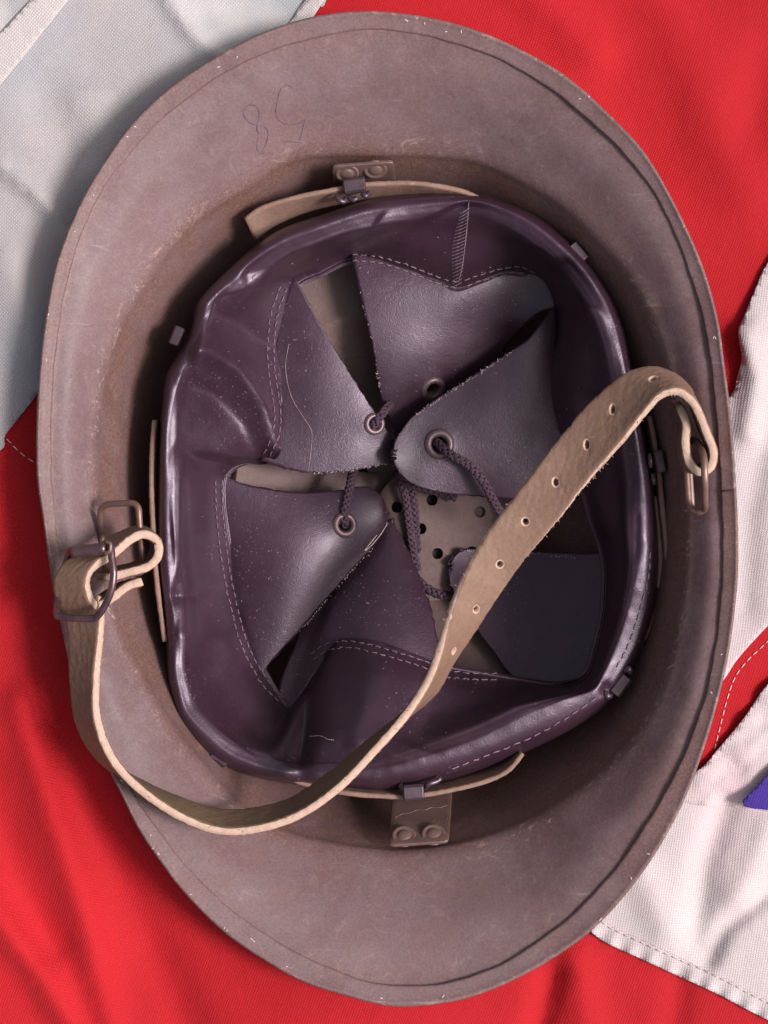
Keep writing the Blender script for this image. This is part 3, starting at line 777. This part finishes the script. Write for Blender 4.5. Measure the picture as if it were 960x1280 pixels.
def stitches(lines, tree, parent, r=.00020, dash=9.5, gap=1.0, lift=.00022, m_=None, name='stitching', jit=1.0, hole=True):
    m = MB(); 
    for ln in lines:
        c = cr(np.array(ln, float), 300); L = np.hypot(*np.diff(c, axis=0).T).sum(); n = max(2, int(L/(dash+gap)))
        c = arc_resample(c, n*6+1)
        for k in range(n):
            seg_ = c[k*6:k*6+5]+rng.standard_normal((5, 2))*jit*np.array([[.5], [1], [1], [1], [.5]])*.5; pts = []
            for i, q in enumerate(seg_):
                l_, n_ = cast(tree, *q)
                if l_ is not None: pts.append(l_+n_*(lift*(.7, .95, 1, .95, .7)[i]))
            if len(pts) == 5 and max(np.linalg.norm(np.diff(pts, axis=0), axis=1)) < .004: m.tube(pts, np.array([.8, 1, 1, 1, .8])*r, 5)
    if m.n: return m.build(name, m_ or M_thread, parent, kind='stuff')

def off(line, d):
    c = np.array(line, float); t = np.gradient(c, axis=0); t /= np.linalg.norm(t, axis=1, keepdims=True)
    return c+np.stack([-t[:, 1], t[:, 0]], -1)*d
seamlines = [[(440,318),(470,320),(500,328),(530,339),(560,350),(575,352)],[(580,350),(600,343),(625,336),(650,333),(672,342)],
             [(358,360),(347,390),(342,430),(344,470),(350,510),(348,545),(335,574)],
             [(277,600),(278,640),(283,690),(294,750),(309,805),(332,848),(356,874)],
             [(388,818),(410,805),(440,802),(480,811),(520,823),(550,834)],[(556,838),(590,842),(625,842)],
             [(672,468),(675,500),(686,540),(705,575),(722,596)]]
both = []
for l in seamlines[:6]: both += [off(l, 0), off(l, 8)]
both.append(seamlines[6])
stitches(both, T_liner, sweat)
# hem stitching on the outside of the roll
stitches([[(812,690),(810,720),(800,760),(785,806),(768,838)],[(745,872),(700,902),(655,925),(605,945),(560,962)]], T_liner, sweat, r=.00025, dash=10, gap=3, lift=.0003)
# zigzag closing seam at the top
zz = []
for i in range(22):
    t = i/21; x = 583-10*t; y = 262+92*t; wv = 5+6*math.sin(math.pi*min(1, t*1.1))
    zz.append([(x-wv-3, y+5), (x-wv*.3, y+1.5), (x+4, y-2)])
zz.append([(586,252),(583,290),(578,330),(572,356)])
def draw(lines, tree, parent, r, name, m_, lift=.0001, n=60, kind=None, flat=True):
    m = MB()
    for ln in lines:
        c = arc_resample(cr(np.array(ln, float), 200), n); pts = []
        for q in c:
            l_, n_ = cast(tree, *q)
            if l_ is not None: pts.append(l_+n_*lift)
        if len(pts) > 3:
            rr_ = r*(.75+.35*np.abs(noise1(np.arange(len(pts))*.5, len(pts), 2))); rr_ = np.clip(rr_, r*.25, None); rr_[0] *= .5; rr_[-1] *= .5
            m.tube(pts, rr_, 5)
    if m.n: return m.build(name, m_, parent, kind=kind)
draw(zz, T_liner, sweat, .00019, 'seam_thread', M_thread, lift=.00012, n=14, kind='stuff')
# hand-written 58, upside down on the brim
draw([[(365,110),(358,106),(351,112),(347,125),(345,138),(347,148),(354,154),(365,156),(376,153),(382,147)],[(381,150),(378,163),(374,176)],[(356,177),(366,177),(377,178)],
      [(323,168),(321,158),(324,146),(322,135),(316,131),(308,133),(304,141),(308,150),(318,156),(330,158),(335,166),(333,178),(327,190),(331,192),(324,191),(321,183),(323,168)]],
     T_shell, shell, .00019, 'inked_number', M_ink, lift=-.00006)
# loose threads and lint
draw([[(361,430),(357,460),(364,495),(378,520),(389,538),(389,560),(385,590)]], T_liner, tF, .00010, 'loose_thread', M_thread2, lift=.0002)
draw([[(388,921),(400,920),(410,924),(418,925)]], T_liner, sweat, .00012, 'loose_thread', M_hair, lift=.0003)
draw([[(484,652),(474,668),(462,682),(455,687),(470,668)]], T_liner, tE, .00016, 'loose_thread', M_hair, lift=.0005)
lint = []
for _ in range(240):
    a_ = random.uniform(0, 6.28); f = random.uniform(.25, .95); x = CB[0]+(290*f)*math.cos(a_); y = CB[1]+(355*f)*math.sin(a_)
    if x > 600 and y > 560: continue
    an = random.uniform(0, 6.28); l = random.uniform(.6, 3.2); lint.append([(x, y), (x+l*math.cos(an)*.5+random.uniform(-1, 1), y+l*math.sin(an)*.5), (x+l*math.cos(an), y+l*math.sin(an))])
draw(lint, T_liner, sweat, .00008, 'lint', M_thread2, lift=.00006, n=5, kind='stuff')
# pale fuzz on the cut edges of the tongues
edge_l = [[(385,592),(420,590),(455,585),(488,580)],[(340,828),(370,795),(400,760),(435,719),(465,687)],[(575,690),(600,687),(640,688),(690,695),(720,697)],[(444,345),(455,390),(466,440),(475,490)],[(640,440),(600,466),(560,492),(520,518)]]
m = MB()
for ln in edge_l:
    c = arc_resample(cr(np.array(ln, float), 200), 110)
    for q in c:
        q = q+rng.standard_normal(2)*.7; l_, n_ = cast(T_liner, *q)
        if l_ is None or random.random() < .3: continue
        m.tube([l_, l_+n_*.0001+rng.standard_normal(3)*.0002, l_+n_*.0002+rng.standard_normal(3)*.0004], np.array([.00016, .00012, .00005]), 4)
m.build('cut_edge_fibre', M_hair, sweat, kind='stuff')
# worn maker's marking and cracked varnish on the lower bracket
T_b2 = bvh([b2])
marks = []
for k in range(15):
    x = 492+k*4.6; y = 1027-k*.35; rr2 = random.random()
    marks.append([(x, y+random.uniform(0, 1.5)), (x+random.uniform(-.6, .6), y+random.uniform(4, 6))] if rr2 < .55 else [(x, y+random.choice((0, 3, 6))), (x+random.uniform(2.5, 4), y+random.choice((0, 3, 5)))])
draw(marks, T_b2, b2, .00018, 'faint_marking', M_ink, lift=.0005, n=6)
draw([[(493,1024),(503,1019),(512,1018),(522,1014),(531,1014),(540,1011),(550,1011),(560,1008)]], T_b2, b2, .00013, 'varnish_crack', M_brk, lift=.0006)
# nicks of bare metal on the outer rim
T_rim = bvh([rim]); nick = []
RC = cr(RIM, 1400, True)
NK = [tuple(RC[int(random.random()*1400)]+(np.array([490, 630])-RC[0])*0) for _ in range(22)]
NK = [(x+(490-x)*random.uniform(.002, .022), y+(630-y)*random.uniform(.002, .022)) for x, y in NK]
for (x, y) in tuple(NK)+((167,1030),(170,1035),(174,1042),(192,1060),(196,1066),(280,1161),(283,1164),(505,24),(510,25),(520,24),(735,122),(893,420),(895,424),(60,395),(748,1151),(237,1118)):
    an = random.uniform(0, 6.28); l = random.uniform(2, 5); nick.append([(x, y), (x+l*.5*math.cos(an), y+l*.5*math.sin(an)), (x+l*math.cos(an), y+l*math.sin(an))])
draw(nick, T_rim, rim, .00022, 'bare_nick', M_hair, lift=0, n=6, kind='stuff')

# ------------------------------------------------------------------ the flag
ZF = .092
RIMW = np.hypot(*(Lrim-pw)[:, :2].T)
FOLDS = [([(25,880),(60,1000),(100,1130),(140,1290)], .0045, 22), ([(70,900),(110,1010),(190,1180),(240,1300)], -.0035, 30), ([(-20,1130),(40,1200),(100,1300)], .0050, 20), ([(-20,960),(20,1080),(60,1180)], -.003, 26),
         ([(0,205),(45,240),(95,295)], .0030, 11), ([(205,-10),(240,40),(275,70)], .0024, 12), ([(60,130),(110,230),(80,330)], -.0030, 34), ([(10,330),(40,430)], .0030, 30),
         ([(690,1215),(670,1300)], -.0040, 16), ([(720,1200),(735,1300)], .0030, 24), ([(850,1225),(840,1300)], -.002, 18),
         ([(905,1010),(880,1080),(870,1180)], -.0030, 18), ([(965,1110),(905,1160),(885,1200)], -.0032, 12), ([(960,1040),(925,1120)], .0025, 22), ([(800,1090),(830,1160)], .0022, 24),
         ([(820,-20),(870,100),(930,240)], .0020, 40), ([(660,-20),(740,60)], .0025, 30), ([(960,60),(940,160)], -.0025, 32), ([(930,420),(945,470),(935,540)], .0035, 16), ([(965,520),(935,640),(930,760)], -.0018, 18),
         ([(-10,600),(30,680),(55,760)], -.0020, 25)]
def flag_z(px, py, extra=0.0):
    q = PP(np.stack([px, py, np.full_like(px, ZF)], -1)); x, y = q[..., 0], q[..., 1]
    zs = bowl_z(x, y)-.0050
    d = np.hypot(x-pw[0], y-pw[1]); a = np.arctan2(-(y-pw[1]), x-pw[0]) % (2*np.pi)
    rw = np.interp(a, np.r_[TH, 2*np.pi], np.r_[RIMW, RIMW[0]])
    k = .004; h = np.clip(.5+.5*(zs-ZF)/k, 0, 1); z = zs*(1-h)+ZF*h-k*h*(1-h)
    wr = np.zeros_like(px)
    for l_, A, wd in FOLDS:
        dd, _, _ = seg_dist(px, py, l_); wr += A*np.exp(-(dd/wd)**2)
    wr += .0010*noise2(px, py, 41, .012, 2)
    m_ = sstep((d/rw-.85)/.15)
    # cloth falls away gently beyond the picture
    far = np.clip(np.maximum(np.abs(px-480)-560, np.abs(py-640)-720)/300, 0, 1)
    return z+wr*m_+extra-.03*far**2

def panel(name, poly, m_, lift, step=9, pucker=None, parent=None, label=None, jitter=True, smooth_edge=True):
    poly = np.array(poly, float)
    bd = []
    for i in range(len(poly)):
        a_, b_ = poly[i], poly[(i+1) % len(poly)]; n = max(1, int(np.hypot(*(b_-a_))/5))
        for k in range(n): bd.append(a_+(b_-a_)*k/n)
    bd = np.array(bd); vs = [Vector(q) for q in bd]; ed = [(i, (i+1) % len(bd)) for i in range(len(bd))]
    x0, y0 = poly.min(0); x1, y1 = poly.max(0)
    gx, gy = np.meshgrid(np.arange(x0+step/2, x1, step), np.arange(y0+step/2, y1, step)); gx = gx.ravel()+rng.uniform(-1, 1, gx.size)*step*.25; gy = gy.ravel()+rng.uniform(-1, 1, gy.size)*step*.25
    # even-odd inside test
    ins = np.zeros(gx.size, bool)
    for i in range(len(poly)):
        (xa, ya), (xb, yb) = poly[i], poly[(i+1) % len(poly)]
        if ya != yb:
            c = (ya > gy) != (yb > gy); ins ^= c & (gx < (xb-xa)*(gy-ya)/(yb-ya)+xa)
    vs += [Vector((a_, b_)) for a_, b_ in zip(gx[ins], gy[ins])]
    out = geometry.delaunay_2d_cdt(vs, ed, [], 1, 1e-4)
    v = np.array([(q.x, q.y) for q in out[0]]); z = flag_z(v[:, 0], v[:, 1], lift)
    if pucker is not None: z = z+pucker(v[:, 0], v[:, 1])
    o = mesh(name, PP(np.stack([v[:, 0], v[:, 1], z], -1)), out[2], m_, parent, label=label)
    if sum(p_.normal.z for p_ in o.data.polygons) < 0: o.data.flip_normals()
    solidify(o, .0005, -1)
    return o
flag = empty('flag', 'crumpled red, white and blue cloth flag spread under the steel helmet', 'flag', (0, 0, 0))
red = panel('red_panel', [(-200,-220),(1160,-220),(1160,1500),(-200,1500)], M_red, 0, 9, parent=flag)
def crv(l, n=40): return [tuple(q) for q in cr(np.array(l, float), n)]
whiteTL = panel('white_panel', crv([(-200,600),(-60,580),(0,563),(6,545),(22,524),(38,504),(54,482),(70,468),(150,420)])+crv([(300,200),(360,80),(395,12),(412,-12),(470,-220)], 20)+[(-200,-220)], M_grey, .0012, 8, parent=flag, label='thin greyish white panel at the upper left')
panel('seam_tape', [(-60,160),(-60,105),(46,-8),(110,-80),(165,-80),(88,-3),(0,107)], M_tape, .0020, 8, parent=flag)
panel('seam_tape', crv([(330,68),(362,28),(384,-4),(430,-60)], 14)+crv([(462,-60),(414,-8),(396,14),(352,90)], 14), M_tape, .0020, 8, parent=flag)
whiteR = panel('white_panel', crv([(1160,180),(1020,250),(962,325),(945,360),(929,398),(923,412),(924,428),(927,448),(921,472),(913,495),(860,560)])+crv([(860,900),(903,852),(922,824),(960,782),(1040,700),(1160,600)], 30), M_white, .0018, 7, parent=flag,
      pucker=lambda x, y: .003*np.exp(-((x-945)/22)**2-((y-430)/50)**2))
def hemp(x, y):
    d, s_, t_ = seg_dist(x, y, HEM); return .0006*np.sin(t_*110)*np.exp(-(d/14)**2)
HEM = [(735,1162),(757,1178),(800,1198),(850,1221),(900,1244),(960,1275),(1160,1370)]
whiteB = panel('white_panel', crv([(1160,700),(1040,780),(960,858),(927,903),(897,938),(880,958),(868,967),(800,1000)])+[(690,1090)]+crv(HEM, 60), M_white, .0016, 6, pucker=hemp, parent=flag)
hem_up = [(q[0]+9, q[1]-19) for q in HEM]
panel('hem', crv(HEM, 90)+crv(hem_up[::-1], 90), M_white, .0023, 5, pucker=lambda x, y: hemp(x, y)*1.3, parent=flag)
panel('white_panel', crv([(1160,690),(1040,775),(962,853),(929,899),(899,935),(882,955),(868,966),(840,985)], 60)+crv([(846,1001),(880,1007),(920,1009),(960,1014),(1160,1030)], 40), M_white, .0025, 6, parent=flag, pucker=lambda x, y: .0005*noise2(x, y, 8, .12))
panel('blue_panel', crv([(928,1001),(945,984),(975,955),(1040,905),(1160,830)], 30)+crv([(1160,1020),(1040,1014),(975,1013),(945,1011),(930,1008)], 30), M_blue, .0062, 6, parent=flag)
T_red = bvh([red]); T_wb = bvh([whiteB, whiteR, red, whiteTL]+[o for o in flag.children if o.name.startswith(('hem', 'blue', 'white'))])
M_st = hide_material('white_stitch', (.72, .58, .60), (.80, .68, .68))
stitches([[(985,776),(960,801),(932,828),(917,850),(907,880),(899,912),(892,940)],[(8,548),(26,566),(46,580)]], T_wb, red, r=.00017, dash=7, gap=3.5, lift=.0003, m_=M_st, jit=.2)
stitches([off(hem_up, 2)], T_wb, whiteB, r=.00018, dash=7, gap=4, lift=.0004, m_=hide_material('pink_stitch', (.55, .38, .42), (.62, .45, .48)), jit=.2)

# table beneath
g = mesh('table_top', [(-1.5, -1.5, -.02), (1.5, -1.5, -.02), (1.5, 1.5, -.02), (-1.5, 1.5, -.02)], [(0, 1, 2, 3)], M_ground, smooth=False, kind='structure')
